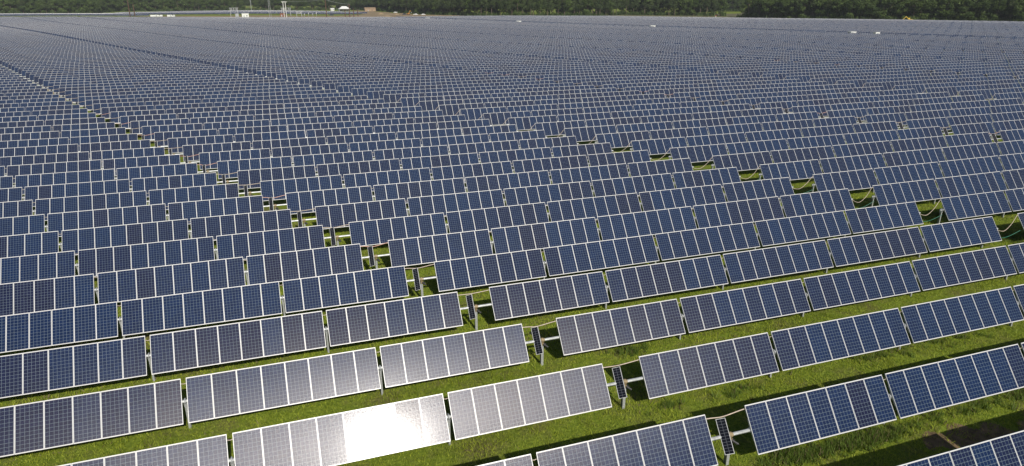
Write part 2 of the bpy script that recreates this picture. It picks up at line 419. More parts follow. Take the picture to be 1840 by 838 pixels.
# ------------------------------------------------------------------ where trackers stand
FIELD = [(-400, -80), (-400, 770), (-270, 722), (49, 597), (98, 595), (177, 583), (279, 562), (330, 515), (352, 480), (393, 410), (420, 355), (450, 305), (505, 190), (640, -80)]
def base(k, j):
    X = SK * (k - 2) + PER * j - (22 if j > 4 else 0); Y = D * (k - 2)
    return X, Y
def project(P):
    q = P - CAM; z = q @ FF
    return 920 + 1185.35 * (q @ RR) / z, 419 - 1185.35 * (q @ UU) / z, z
cand = []
for k in range(1, 158):
    for j in range(0, 9):
        X, Y = base(k, j)
        xs = np.array(XS4 if j == 4 else XS) + X
        ins = inside(xs, np.full(xs.shape, Y), FIELD)
        if not ins.any(): continue
        px, py, z = project(np.stack([xs, np.full(xs.shape, Y), np.full(xs.shape, HT + .4) + G(xs, np.full(xs.shape, Y))], 1))
        vis = ins & (px > -12) & (px < 1852) & (py < 852) & (z > 1)
        if not vis.any(): continue
        cand.append((((1185 / z[vis]) ** 2).sum(), k, j, ins, vis))
cand.sort(key=lambda c: -c[0])
whole = [c for c in cand if c[3].all()]
single = whole[:300]; sset = {(c[1], c[2]) for c in single}
rest = [c for c in cand if (c[1], c[2]) not in sset]

ONES = 'zeroth first second third fourth fifth sixth seventh eighth ninth tenth eleventh twelfth thirteenth fourteenth fifteenth sixteenth seventeenth eighteenth nineteenth'.split()
TENS = {2: ('twenty', 'twentieth'), 3: ('thirty', 'thirtieth'), 4: ('forty', 'fortieth'), 5: ('fifty', 'fiftieth'), 6: ('sixty', 'sixtieth'), 7: ('seventy', 'seventieth'), 8: ('eighty', 'eightieth'), 9: ('ninety', 'ninetieth')}
def ordw(n):
    if n < 20: return ONES[n]
    if n >= 100: return 'one-hundred-and-' + (ordw(n - 100) if n > 100 else 'zeroth')
    t, o = divmod(n, 10); return TENS[t][1] if o == 0 else TENS[t][0] + '-' + ONES[o]
COLN = {0: 'first block of the field, left of the nearest row of cable gaps', 1: 'second block of the field, right of the nearest cable gaps', 2: 'third block of the field', 3: 'fourth block of the field', 4: 'fifth block of the field, before the service lane'}
def tlabel(rank, j):
    if j == 0: return f'blue solar panel row, {ordw(rank)} from the bottom edge, left of the nearest cable gaps'
    if j == 1: return f'blue solar panel row, {ordw(rank)} up the right edge, right of the nearest cable gaps'
    return f'blue solar panel row, {ordw(rank)} up from the front of the {ordw(j + 1)} block of rows'
first = {}
for c in cand: first[c[2]] = min(first.get(c[2], 999), c[1])
TG = 'rows of blue solar panels on sun trackers'
def place(c):
    _, k, j, ins, vis = c
    X, Y = base(k, j)
    xs = XS4 if j == 4 else XS; gaps = GAPS4 if j == 4 else GAPS; ends = ENDS4 if j == 4 else ENDS
    za, zb = g1(X - HALF, Y), g1(X + HALF, Y); z0 = (za + zb) / 2 if Y > 60 else 0.0
    tilt = math.atan2(zb - za, 2 * HALF) if Y > 60 else 0
    near = vis.any() and c[0] > 1250
    lab = tlabel(k - first[j] + 1, j)
    if not near:
        o = ob('solar_tracker', random.choice(ME_FAR4 if j == 4 else ME_FAR), None, (X, Y, z0), (random.gauss(0, .008), -tilt, 0))
        tag(o, lab, 'solar tracker', TG); return o
    t = thing('solar_tracker', lab, 'solar tracker', (X, Y, z0), 0, TG); t.rotation_euler.y = -tilt
    jt = random.gauss(0, .002 if k < 6 else .010)
    detail = c[0] > 7000
    ob('torque_tube', ME_TUBE4 if j == 4 else ME_TUBE, t)
    for x, tn in zip(xs, tones(len(xs))):
        a, b = random.gauss(0, .0022 if k < 5 else .0045), random.gauss(0, .003 if k < 5 else .008)
        p = ob('solar_panel', ME_PANEL, t, (x, 0, HT), (TH + jt + a, 0, 0)); p.rotation_euler = (Matrix.Rotation(TH + jt + a, 3, 'X') @ Matrix.Rotation(b, 3, 'Y')).to_euler()
        p['tone'] = tn
        if detail: ob('frame', ME_FRAME, p)
    end = HD + 7 if j == 4 else HALF
    for x in [-HALF - .16] + list(gaps) + [end - 1.0]:
        p = ob('post', ME_POST, t, (x, TO.y, 0))
        if k < 16: ob('bearing', ME_BEAR, p)
    dp = ob('post', ME_DPOST, t, (0, TO.y, 0))
    if k < 30:
        s = ob('slew_drive', ME_SLEW, t, (0, 0, 0))
        if k < 16: ob('motor', ME_MOTOR, s)
    sp = ob('small_panel', ME_SMALL, t, tuple(slope_pt(-.30, 0, .02)))
    sp.rotation_euler = (Matrix.Rotation(TH, 3, 'X') @ Matrix.Rotation(-math.radians(38), 3, 'Y')).to_euler()
    if k < 20: ob('frame', ME_SMALLF, sp)
    if k < 30: ob('power_cable', random.choice(ME_SAGS), t)
    if detail:
        for x in gaps: ob('jumper_wire', ME_WIRE, t, (x, 0, 0))
    if k < 16:
        for e in ends:
            s = 1 if e > 0 else -1; i = list(sorted(abs(q) for q in ends if q * s > 0)).index(abs(e)); inner = -1 if i % 2 else 1
            ob('mounting_rail', ME_RAIL, t, (e + s * inner * .035 * (1 if i % 2 == 0 else 1) * (1), 0, HT), (TH, 0, 0))
    return t
for c in single: place(c)
mb = MB()
for c in rest:
    _, k, j, ins, vis = c
    X, Y = base(k, j); xs = XS4 if j == 4 else XS
    za, zb = g1(X - HALF, Y), g1(X + HALF, Y)
    M = Matrix.Translation((X, Y, (za + zb) / 2)) @ Matrix.Rotation(-math.atan2(zb - za, 2 * HALF), 4, 'Y') @ rotx(rng.normal(0, .004))
    ok = {round(x, 3) for x, i in zip(xs, ins) if i}
    tracker_mb(mb, xs, GAPS4 if j == 4 else GAPS, M, lambda x: round(x, 3) in ok, slim=True)
tag(ob('distant_solar_trackers', mb.mesh('distant_solar_trackers', FMATS)), 'grey-blue mass of countless small panel rows covering the distant part of the field', 'solar trackers', kind='stuff')
# blocks beyond the substation road
for nm, poly, lab in (('far_solar_block', [(-420, 865), (-305, 832), (-150, 788), (-143, 800), (-205, 905), (-300, 905), (-420, 950)], 'low block of panel rows beyond the dirt road at the far left'),
                      ('far_solar_block', [(-205, 915), (-130, 870), (-40, 845), (72, 783), (88, 822), (40, 905), (-41, 990), (-200, 976)], 'low block of panel rows behind the substation and its masts')):
    mb = MB()
    for k in range(160, 225):
        Y = 783 + (k - 160) * 5.2
        x = -420.0
        while x < 95:
            x += .5
            xs = [x + i for i in range(8)]
            if inside([x + 3.5], [Y], poly)[0]:
                R = Matrix.Translation((0, Y, HT + g1(x, Y))) @ rotx(TH)
                for q in xs: module_box(mb, q, R, rng.random())
                mb.cur = 3; mb.box(x + 3.4, x + 3.5, Y, Y + .1, g1(x, Y) - .2, g1(x, Y) + HT)
            x += 8
    tag(ob(nm, mb.mesh(nm, FMATS)), lab, 'solar panels', kind='stuff')

# ------------------------------------------------------------------ cables strung across the gaps between trackers
def strung(m, P, r): mb = MB(); mb.tube(curve_pts(P, 20), r, 6); return mb.mesh('hanging_cable', m)
a0 = Vector((HALF + .15, TO.y, HT + TO.z)); ct = HALF + CG
top = Vector((ct + .05, slope_pt(0, .84).y, slope_pt(0, .84).z))
for j in (0, 1):
    rows = [k for k in range(first[j + 1], 22 if j == 0 else 26)]
    n = 0
    for k in range(2, 22 if j == 0 else 26):
        X, Y = base(k, j)
        px, py, z = project(np.array([X + HALF + CG / 2, Y, HT]))
        if not (-5 < px < 1850 and py < 838): continue
        n += 1; r = random.Random(k * 7 + j); s = r.uniform(-.08, .08)
        P = [a0, a0 + Vector((.25, .02, -.16)), a0 + Vector((.95, .05, -.30 + s)), a0 + Vector((1.75, .2, .08 + s)), top - Vector((.25, .05, .18)), top]
        side = 'nearest' if j == 0 else 'second'
        o = ob('hanging_cable', strung(M_CREAM, P, .019), None, (X, Y, 0))
        if Y > 60: o.location.z = g1(X + HALF, Y)
        tag(o, f'cream cable drooping across the {ordw(n)} gap from the right, {side} diagonal line of gaps', 'cable', 'cream cables across the gaps between panel rows')
        P = [Vector((HALF + .1, .05, .82)), Vector((HALF + .7, .0, .62 + s)), Vector((HALF + 1.5, .0, .66 + s)), Vector((ct - .16, -.05, 1.02))]
        if k < 14:
            o = ob('hanging_cable', strung(M_GREEN, P, .018), None, (X, Y, 0))
            if Y > 60: o.location.z = g1(X + HALF, Y)
            tag(o, f'green cable hanging low in the {ordw(n)} gap from the right, {side} diagonal line of gaps', 'cable', 'green cables across the gaps between panel rows')

# ------------------------------------------------------------------ grass, weeds, soil
def visible_mask(x, y, m=30):
    P = np.stack([x, y, np.zeros_like(x)], 1); q = P - CAM; z = q @ FF
    px = 920 + 1185.35 * (q @ RR) / z; py = 419 - 1185.35 * (q @ UU) / z
    return (px > -m) & (px < 1840 + m) & (py < 838 + m) & (z > 1)
def blades(name, x, y, hgt, wid, shade, mats, lean=.5, mi=None):
    n = len(x); z = G(x, y); a = rng.uniform(0, 2 * np.pi, n); c, s = np.cos(a) * wid / 2, np.sin(a) * wid / 2
    la = rng.uniform(0, 2 * np.pi, n); ll = hgt * lean * rng.uniform(.2, 1.3, n)
    v0 = np.stack([x - c, y - s, z - .01], 1); v1 = np.stack([x + c, y + s, z - .01], 1)
    v2 = np.stack([x + np.cos(la) * ll, y + np.sin(la) * ll, z + hgt], 1)
    V = np.stack([v0, v1, v2], 1).reshape(-1, 3); F = np.arange(3 * n).reshape(-1, 3)
    return bulk(name, V, F, mats, 'shade', shade, mi)
def vnoise(x, y, s, seed):
    g = np.random.default_rng(seed).random((256, 256)); u, v = x / s + 100.3, y / s + 57.7
    i, j = np.floor(u).astype(int), np.floor(v).astype(int); a, b = sm(u - i), sm(v - j); i %= 255; j %= 255
    return (g[i, j] * (1 - a) + g[i + 1, j] * a) * (1 - b) + (g[i, j + 1] * (1 - a) + g[i + 1, j + 1] * a) * b
def patch(x, y, s, ph): return .5 + .25 * (np.sin(x / s + ph + 1.3 * np.sin(y / s * .8)) + np.sin(y / s * 1.25 + 2 * ph + np.sin(x / s * .7)))
n = 1500000
x = rng.uniform(-32, 74, n); y = rng.uniform(-11, 40, n)
keep = visible_mask(x, y) & (rng.random(n) < np.clip(1.1 - (y + 6) / 45, .22, 1))
x, y = x[keep], y[keep]
SOIL = [(8.2, -1.5), (9.6, -.95), (11.0, -1.0), (12.6, -1.6), (15, -2.0), (21, -2.2), (30, -2.5), (30, -3.1), (20, -3.1), (12.5, -2.9), (9.6, -2.4)]
SOIL = [(a - 2.66 + 2.66, b) for a, b in SOIL]
n1, n2, n3, n4 = vnoise(x, y, .28, 1), vnoise(x, y, .8, 2), vnoise(x, y, 2.6, 3), vnoise(x, y, 6.5, 4)
soil = (n3 * .6 + n2 * .4 > .80) | inside(x + .8 * (n2 - .5), y + .8 * (n1 - .5), SOIL)
k_ = ~soil | (rng.random(len(x)) < .10 + .5 * (n1 > .55))
x, y, n1, n2, n3, n4 = (q[k_] for q in (x, y, n1, n2, n3, n4))
lush = np.clip(.5 * n1 + .3 * n2 + .4 * n3 - .1, 0, 1)
hgt = (.03 + .19 * lush ** 1.5) * rng.uniform(.6, 1.4, len(x)); wid = rng.uniform(.014, .038, len(x)) * (1 + np.clip(y, 0, 40) / 30)
shade = np.clip(.15 + .45 * (1 - n1) + .35 * n4 + .25 * (n2 - .5) + rng.normal(0, .15, len(x)), 0, 1)
gm = (rng.random(len(x)) < .02 + .35 * np.clip(n3 * .7 + n4 * .5 - .75, 0, 1) * 3).astype(int)
tag(ob('grass', blades('grass', x, y, hgt, wid, shade, [M_GRASS, M_DRY], 1.1, gm)), 'short bright green grass growing between and under the panel rows', 'grass', kind='stuff')
# taller weeds in a few places
spots = [(4.5, -.6, 4, .5, 260), (7.0, -.6, 2, .4, 110), (12, -.3, 3, .4, 50), (16.6, -.3, 3, .5, 130), (19, 2.0, 5, .8, 180), (24.5, 6.6, 4, .7, 220), (15.5, 4.7, 6, .6, 90), (37.4, 14.9, 2.2, .9, 220), (36.8, 21.2, 1.2, .6, 80), (.6, 9.2, 1.0, .5, 60), (3.5, 4.2, 1.2, .5, 26), (0, 4.3, .8, .4, 20), (2.6, -.4, .8, .4, 50), (-9, 13.2, 3, .4, 60)]
xs_, ys_, hs_ = [], [], []
for cx, cy, rx, ry, nn in spots:
    q = rng.normal(0, .5, (nn, 2)); bx = cx + q[:, 0] * rx; by = cy + q[:, 1] * ry
    for bxx, byy in zip(bx, by):
        m_ = rng.integers(8, 18); hh = rng.uniform(.15, .45)
        xs_.append(bxx + rng.normal(0, .07, m_)); ys_.append(byy + rng.normal(0, .07, m_)); hs_.append(hh * rng.uniform(.5, 1.1, m_))
x = np.concatenate(xs_); y = np.concatenate(ys_); hh = np.concatenate(hs_)
tag(ob('tall_weeds', blades('tall_weeds', x, y, hh, rng.uniform(.02, .05, len(x)), np.clip(rng.normal(.5, .3, len(x)), 0, 1), [M_WEED, M_DRY], .6, (rng.random(len(x)) < .12).astype(int))), 'taller tangled weeds and dry stalks below the lower right panel rows', 'weeds', kind='stuff')
tag(sheet('bare_soil', SOIL, [M_SOIL], .012, .1, .3), kind='structure')

# ------------------------------------------------------------------ trees
def lobes(kind, r, H):
    out = []
    if kind == 'pine':
        n = r.randint(7, 10)
        for i in range(n):
            t = i / (n - 1); z = H * (.42 + .55 * t); rad = H * (.15 * (1 - t * .75)) * r.uniform(.8, 1.25); a = r.uniform(0, 6.28); o = rad * .55
            out.append((o * math.cos(a), o * math.sin(a), z, rad, rad * .75))
    else:
        for i in range(r.randint(9, 13)):
            z = H * r.uniform(.10, .86); w = H * .24 * math.sin(min(1, (z / H + .12)) * 2.6) ; a = r.uniform(0, 6.28); o = w * r.uniform(.3, 1)
            out.append((o * math.cos(a), o * math.sin(a), z, H * r.uniform(.10, .17), H * r.uniform(.09, .14)))
        out.append((0, 0, H * .9, H * .1, H * .09))
    return out
def crown_arrays(kind, seed, H, n, size):
    r = random.Random(seed); g = np.random.default_rng(seed); lb = lobes(kind, r, H)
    w = np.array([l[3] ** 2 for l in lb]); idx = g.choice(len(lb), n, p=w / w.sum())
    d = g.normal(size=(n, 3)); d /= np.linalg.norm(d, axis=1)[:, None]; rad = g.random(n) ** .35
    A = np.array(lb)[idx]
    C = np.stack([A[:, 0] + d[:, 0] * A[:, 3] * rad, A[:, 1] + d[:, 1] * A[:, 3] * rad, A[:, 2] + d[:, 2] * A[:, 4] * rad], 1)
    e1 = g.normal(size=(n, 3)); e1 /= np.linalg.norm(e1, axis=1)[:, None]; e2 = np.cross(e1, d + .3 * g.normal(size=(n, 3))); e2 /= np.linalg.norm(e2, axis=1)[:, None] + 1e-9
    s = size * g.uniform(.5, 1.3, n)[:, None]
    V = np.stack([C - e1 * s * .5, C + e1 * s * .5 + e2 * s * .15, C + e2 * s * .8, ], 1).reshape(-1, 3)
    lt = g.random(len(lb))[idx] * .6 + g.random(n) * .4
    return V, lt
def trunk_mb(mb, H, r, kind):
    mb.tube([(0, 0, -.3), (.1, 0, H * .3), (-.1, .1, H * .6), (0, 0, H * (.95 if kind == 'pine' else .75))], H * .014, 6, True, H * .004)
    for i in range(5 if kind == 'pine' else 7):
        z = H * r.uniform(.35, .8); a = r.uniform(0, 6.28); ln = H * r.uniform(.08, .17)
        mb.tube([(0, 0, z), (ln * math.cos(a), ln * math.sin(a), z + ln * .6)], H * .005, 4, True, H * .002)
TREES = []
for i in range(8):
    kind = 'pine' if i < 4 else 'oak'; H = 20
    r = random.Random(i + 50)
    V, lt = crown_arrays(kind, 100 + i, H, 2600 if kind == 'oak' else 1500, .95 if kind == 'oak' else .8)
    cm = bulk('crown', V, np.arange(len(V)).reshape(-1, 3), [M_PINE if kind == 'pine' else M_OAK], 'shade', lt)
    mb = MB(); trunk_mb(mb, H, r, kind); TREES.append((kind, cm, mb.mesh('trunk', M_BARK)))
LINE = [(-430, 985), (-355, 1000), (-240, 1010), (-226, 1095), (-130, 1100), (-45, 1165), (111, 1125), (122, 1010), (140, 860), (160, 770), (186, 665), (215, 640), (300, 632), (340, 655), (395, 600), (420, 582)]
LINE3 = [(500, 770), (560, 775), (640, 740)]
LINE2 = [(405, 532), (406, 470), (413, 428), (438, 370), (467, 317), (480, 290), (520, 225)]
def walk(line, step):
    out = []
    for (xa, ya), (xb, yb) in zip(line, line[1:]):
        n = max(1, int(math.hypot(xb - xa, yb - ya) / step))
        for i in range(n): out.append((xa + (xb - xa) * i / n, ya + (yb - ya) * i / n, (ya - yb, xb - xa)))
    return out
def tree(x, y, h, kind, label, group):
    c = [t for t in TREES if t[0] == kind]; t = random.choice(c)
    o = thing('pine_tree' if kind == 'pine' else 'leafy_tree', label, 'tree', (x, y, g1(x, y)), random.uniform(0, 6.28), group)
    s = h / 20; o.scale = (s * random.uniform(.9, 1.25), s * random.uniform(.9, 1.25), s)
    ob('trunk', t[2], o); ob('crown', t[1], o)
back = []
def stand(line, step, hlo, hhi, rows, pine_share, labs, group):
    for x, y, nrm in walk(line, step):
        px, py, z = project(np.array([x, y, 5.0]))
        if not -60 < px < 1900: continue
        ln = math.hypot(*nrm); dx, dy = nrm[0] / ln, nrm[1] / ln
        if dx * (x - CAM[0]) + dy * (y - CAM[1]) < 0: dx, dy = -dx, -dy
        kind = 'pine' if random.random() < pine_share(px) else 'oak'
        tree(x + random.uniform(-2, 2), y + random.uniform(-2, 2), random.uniform(hlo, hhi) * (1 if kind == 'pine' else .88), kind, labs[kind](px), group)
        for rr in range(1, rows):
            for _ in range(1):
                back.append((x + dx * rr * 6.5 + random.uniform(-3, 3), y + dy * rr * 6.5 + random.uniform(-3, 3), random.uniform(hlo, hhi) + rr * .8, random.random() < pine_share(px)))
stand(LINE, 6.0, 19, 25, 6, lambda px: .25 if px < 420 else .8,
      {'pine': lambda px: 'dark slender pine fronting the woods behind the far end of the field' if px > 660 else 'dark slender pine fronting the woods behind the substation and far blocks',
       'oak': lambda px: 'rounded green tree fronting the woods behind the far end of the field' if px > 660 else 'rounded green tree fronting the woods behind the substation and far blocks'}, 'trees along the front of the far tree line')
stand(LINE3, 7.0, 19, 24, 4, lambda px: .4, {'pine': lambda px: 'pale distant pine seen through the opening in the woods, right of centre', 'oak': lambda px: 'pale distant leafy tree seen through the opening in the woods, right of centre'}, 'trees seen through the opening in the woods')
stand(LINE2, 6.5, 17, 23, 6, lambda px: .15,
      {'pine': lambda px: 'dark pine among the leafy trees edging the field at the upper right', 'oak': lambda px: 'dense green leafy tree edging the field at the upper right'}, 'trees along the upper right edge of the field')
Vs, Fs, Sh, Mi = [], [], [], []
small = {True: [crown_arrays('pine', 200 + i, 20, 420, 1.35) for i in range(3)], False: [crown_arrays('oak', 300 + i, 20, 520, 1.5) for i in range(3)]}
for x, y, h, pine in back:
    V, lt = random.choice(small[pine]); a = random.uniform(0, 6.28); s = h / 20
    c, s_ = math.cos(a) * s * 1.1, math.sin(a) * s * 1.1
    W = np.column_stack([V[:, 0] * c - V[:, 1] * s_ + x, V[:, 0] * s_ + V[:, 1] * c + y, V[:, 2] * s + g1(x, y)])
    Vs.append(W); Sh.append(lt * .8); Mi.append(np.full(len(lt), 0 if pine else 1))
V = np.concatenate(Vs)
tag(ob('forest', bulk('forest', V, np.arange(len(V)).reshape(-1, 3), [M_PINE, M_OAK], 'shade', np.concatenate(Sh), np.concatenate(Mi))), 'dense dark green woodland filling the whole skyline behind the field', 'forest', kind='stuff')
# low brush along the wood's foot
bx, by = [], []
for ln in (LINE, LINE2, LINE3):
    for x, y, nrm in walk(ln, 2.2): bx.append(x + random.uniform(-3, 1)); by.append(y + random.uniform(-4, 9))
bx = np.array(bx); by = np.array(by); n = 40
X = np.repeat(bx, n) + rng.normal(0, 1.3, len(bx) * n); Y = np.repeat(by, n) + rng.normal(0, 1.3, len(bx) * n)
me = blades('underbrush', X, Y, rng.uniform(1.0, 4.5, len(X)), rng.uniform(.8, 1.8, len(X)), rng.random(len(X)) * .35, [M_OAK], .4)
tag(ob('underbrush', me), 'low leafy undergrowth along the foot of the woods', 'undergrowth', kind='stuff')

# ------------------------------------------------------------------ substation, site and things far away
def B(name, parent, m, boxes, rz=0):
    mb = MB()
    for b in boxes: mb.box(*b)
    return ob(name, mb.mesh(name, m), parent)
def T(name, parent, m, segs, r, n=8):
    mb = MB()
    for s in segs: mb.tube(s, r, n)
    return ob(name, mb.mesh(name, m), parent)
def at(x, y, dz=0): return (x, y, g1(x, y) + dz)
def wood_pole(x, y, h, lab, arm=True):
    o = thing('utility_pole', lab, 'utility pole', at(x, y), random.uniform(-.3, .3), 'utility poles beyond the field')
    mb = MB(); mb.tube([(0, 0, -.5), (0, 0, h)], .48, 8, True, .36); ob('shaft', mb.mesh('shaft', M_BROWN), o)
    if arm:
        a = B('crossarm', o, M_BROWN, [(-1.4, 1.4, -.3, -.15, h - 1.1, h - .85)])
        for q in (-1.2, 0.4, 1.2): T('insulator', a, M_GREY, [[(q, -.22, h - .85), (q, -.22, h - .45)]], .09, 6)
wood_pole(33.7, 691, 24, 'tall brown wooden pole at the right end of the substation')
wood_pole(55.4, 684, 12.5, 'brown wooden pole, tallest of the cluster by the white tent')
wood_pole(51.3, 686, 7, 'short brown wooden pole on the left of the pole cluster', False)
wood_pole(59.1, 681.5, 8.5, 'brown wooden pole, second from the right in the pole cluster', False)
wood_pole(67.9, 724, 7, 'brown wooden pole at the right end of the pole cluster', True)
wood_pole(-152.3, 767, 17.5, 'dark brown pole rising between panel blocks, taller of a pair')
wood_pole(-147.5, 764, 12, 'dark brown pole rising between panel blocks, shorter of a pair', False)
def mast(x, y, h, lab, w=.9):
    o = thing('lattice_mast', lab, 'mast', at(x, y), .2, 'steel masts of the substation')
    for sx in (-w, w): T('leg', o, M_GREY, [[(sx, 0, -.3), (sx * .45, 0, h)]], .16, 6)
    segs = []
    for i in range(int(h / 2)):
        z0, z1 = i * 2, i * 2 + 2; a0, a1 = w * (1 - .55 * z0 / h), w * (1 - .55 * z1 / h); segs.append([(-a0 if i % 2 else a0, 0, z0), (a1 if i % 2 else -a1, 0, z1)])
    T('bracing', o, M_GREY, segs, .06, 4)
mast(-19, 735, 26, 'tall slim grey lattice mast in the middle of the substation')
o = thing('steel_pole', 'tall thin grey pole rising behind the far panel block', 'pole', at(-44, 1000)); T('shaft', o, M_GREY, [[(0, 0, -.5), (0, 0, 34)]], .35); T('collar', o, M_GREY, [[(0, 0, 20), (0, 0, 20.6)]], .5)
o = thing('transmission_tower', 'pale grey H-shaped steel line tower with crossarm on top', 'tower', at(-4.6, 718), .1)
for sx in (-1.1, 1.1): T('leg', o, M_WHITE, [[(sx, 0, -.5), (sx, 0, 15)]], .28)
B('crossarm', o, M_WHITE, [(-2.6, 2.6, -.25, .25, 14.6, 15.1)]); B('brace', o, M_WHITE, [(-.85, .85, -.12, .12, 8, 8.35)])
def gantry(x, y, w, h, lab):
    o = thing('substation_gantry', lab, 'gantry', at(x, y), .15, 'steel gantries of the substation')
    for sx in (-w / 2, w / 2): B('leg', o, M_GREY, [(sx - .22, sx + .22, -.22, .22, -.3, h)])
    b = B('beam', o, M_GREY, [(-w / 2 - .8, w / 2 + .8, -.2, .2, h, h + .4), (-w / 2, w / 2, -.15, .15, h - 1.8, h - 1.5)])
    for i in range(3): T('insulator', b, M_WHITE, [[((i - 1) * w / 3, 0, h - 1.5), ((i - 1) * w / 3, 0, h - .02)]], .18, 6)
gantry(-54, 752, 7, 8.6, 'grey steel gantry left of the white control building')
gantry(-3, 755, 9, 8.2, 'wide grey steel gantry behind the pale line tower')
gantry(9, 726, 5, 5, 'low grey steel gantry right of the pale line tower')
def house(name, x, y, w, d_, h, lab, cat, wall, roofm, rz=0, ridge=1.2, group=None):
    o = thing(name, lab, cat, at(x, y), rz, group)
    B('wall', o, wall, [(-w / 2, w / 2, -d_ / 2, d_ / 2, -.2, h)])
    mb = MB(); e = .3; a = [(-w / 2 - e, -d_ / 2 - e, h), (w / 2 + e, -d_ / 2 - e, h), (w / 2 + e, d_ / 2 + e, h), (-w / 2 - e, d_ / 2 + e, h)]; r1, r2 = (-w / 2 - e, 0, h + ridge), (w / 2 + e, 0, h + ridge)
    mb.face([a[0], a[1], r2, r1]); mb.face([a[2], a[3], r1, r2]); mb.face([a[0], r1, a[3]]); mb.face([a[1], a[2], r2]); mb.face(a[::-1])
    ob('roof', mb.mesh('roof', roofm), o)
    dr = B('door', o, M_GREY, [(-w * .2 - .5, -w * .2 + .5, -d_ / 2 - .06, -d_ / 2 - .003, 0, 2.1)]); B('window', o, M_GLASS, [(w * .12, w * .12 + 1.2, -d_ / 2 - .05, -d_ / 2 - .003, 1.1, 2.0)])
    return o
house('control_building', -43, 734, 6.5, 5, 3.9, 'small white control building beside the left gantry', 'building', M_WHITE, M_WHITE, .1, .3)
house('brown_shed', -7, 741, 5, 4, 3.2, 'small rust-brown shed behind the pale line tower', 'shed', M_RUST, M_RUST, 0, .5)
house('site_shed', 112, 968, 15, 8, 3.4, 'long low tan shed at the edge of the woods by the dirt lot', 'shed', M_TAN, M_TAN, .05, 1.6)
house('white_building', 66, 1030, 5, 4, 2.6, 'small white building left of the white tent', 'building', M_WHITE, M_WHITE)
o = thing('white_tent', 'large white peaked tent standing before the woods', 'tent', at(80, 1000), .1)
mb = MB()
c4 = [(-7.8, -5, 3), (7.8, -5, 3), (7.8, 5, 3), (-7.8, 5, 3)]; pk = [(-3.0, 0, 6.6), (3.0, 0, 6.6)]
mb.face([c4[0], c4[1], pk[1], pk[0]]); mb.face([c4[1], c4[2], pk[1]]); mb.face([c4[2], c4[3], pk[0], pk[1]]); mb.face([c4[3], c4[0], pk[0]])
ob('canopy', mb.mesh('canopy', M_WHITE), o); B('side_wall', o, M_WHITE, [(-7.8, 7.8, 4.9, 5, 0, 3), (-7.8, -7.7, -5, 4.9, 0, 3)])
for q in (-7.6, -2.6, 2.6, 7.6): T('pole', o, M_GREY, [[(q, -4.9, -.2), (q, -4.9, 3)]], .1, 6)
def trailer(x, y, w, lab, h=2.6):
    o = thing('office_trailer', lab, 'trailer', at(x, y), random.uniform(-.3, .1), 'white site trailers')
    B('body', o, M_WHITE, [(-w / 2, w / 2, -1.4, 1.4, .5, h + .5)]); B('roof', o, M_GREY, [(-w / 2 - .1, w / 2 + .1, -1.5, 1.5, h + .503, h + .62)])
    B('door', o, M_GREY, [(-.5, .4, -1.46, -1.403, .6, 2.5)]); B('window', o, M_GLASS, [(w * .2, w * .2 + 1.1, -1.45, -1.403, 1.5, 2.4)])
    for q in (-w * .25, w * .25): T('wheel', o, M_RUBBER, [[(q, -1.3, .4), (q, 1.3, .4)]], .42, 12)
trailer(-127, 757, 11, 'long white trailer, left of two on the road beyond the field', 1.5)
trailer(-113, 752, 7, 'shorter white trailer, right of two on the road beyond the field', 1.7)
for i, (q, hh) in enumerate(((14, 3.5), (18, 4.2), (22, 3.6), (25.5, 4.4))):
    o = thing('insulator_post', f'small grey insulator post, {ordw(i + 1)} from left, right of the substation gantry', 'insulator post', at(q, 722 - i * 2), 0, 'insulator posts right of the gantry')
    T('stand', o, M_GREY, [[(0, 0, -.2), (0, 0, hh * .7)]], .2, 6); T('insulator', o, M_WHITE, [[(0, 0, hh * .7), (0, 0, hh)]], .28, 8)
o = thing('transformer', 'pale grey transformer with three bushings beside the control building', 'transformer', at(-51, 742)); B('tank', o, M_GREY, [(-1.6, 1.6, -1.1, 1.1, .2, 3)]); B('radiator', o, M_GREY, [(-1.4, 1.4, -1.5, -1.103, .5, 2.6)])
for q in (-1, 0, 1): T('bushing', o, M_WHITE, [[(q, 0, 3), (q, 0, 4.2)]], .15, 6)
def vehicle(x, y, rz, lab, m, pickup=True, name='pickup_truck', cat='truck'):
    o = thing(name, lab, cat, at(x, y), rz, 'vehicles on the dirt lot')
    mb = MB(); prof = [(-2.6, .5), (2.6, .5), (2.6, 1.0), (1.5, 1.15), (.9, 1.75), (-.6, 1.78), (-.8, 1.15), (-2.6, 1.12)] if pickup else [(-2.2, .4), (2.2, .4), (2.2, .9), (1.2, 1.0), (.5, 1.5), (-1.3, 1.5), (-2.1, 1.0)]
    for s_ in (-.95, .95): mb.face([(a, s_, b) for a, b in (prof if s_ > 0 else prof[::-1])])
    for i in range(len(prof)): a, b = prof[i], prof[(i + 1) % len(prof)]; mb.face([(a[0], -.95, a[1]), (b[0], -.95, b[1]), (b[0], .95, b[1]), (a[0], .95, a[1])])
    ob('body', mb.mesh('body', m), o)
    B('window', o, M_GLASS, [(-.5, .9 if pickup else .3, -.975, -.953, 1.12, 1.55), (-.5, .9 if pickup else .3, .953, .975, 1.12, 1.55)])
    for a in (-1.6, 1.6):
        for s_ in (-.9, .9):
            w_ = T('wheel', o, M_RUBBER, [[(a, s_ - .12, .38), (a, s_ + .12, .38)]], .38, 14); T('rim', w_, M_GREY, [[(a, s_ - .13, .38), (a, s_ + .13, .38)]], .2, 10)
vehicle(43.5, 757, .1, 'dark car parked right of the tall wooden pole', M_NAVY, False, 'parked_car', 'car')
vehicle(130, 862, .3, 'white pickup alone on the dirt lot near the trees', M_WHITE)
vehicle(134, 750, -.3, 'white pickup just right of the orange digger', M_WHITE)
vehicle(139, 733, .5, 'white pickup, rightmost vehicle on the dirt lot', M_WHITE)
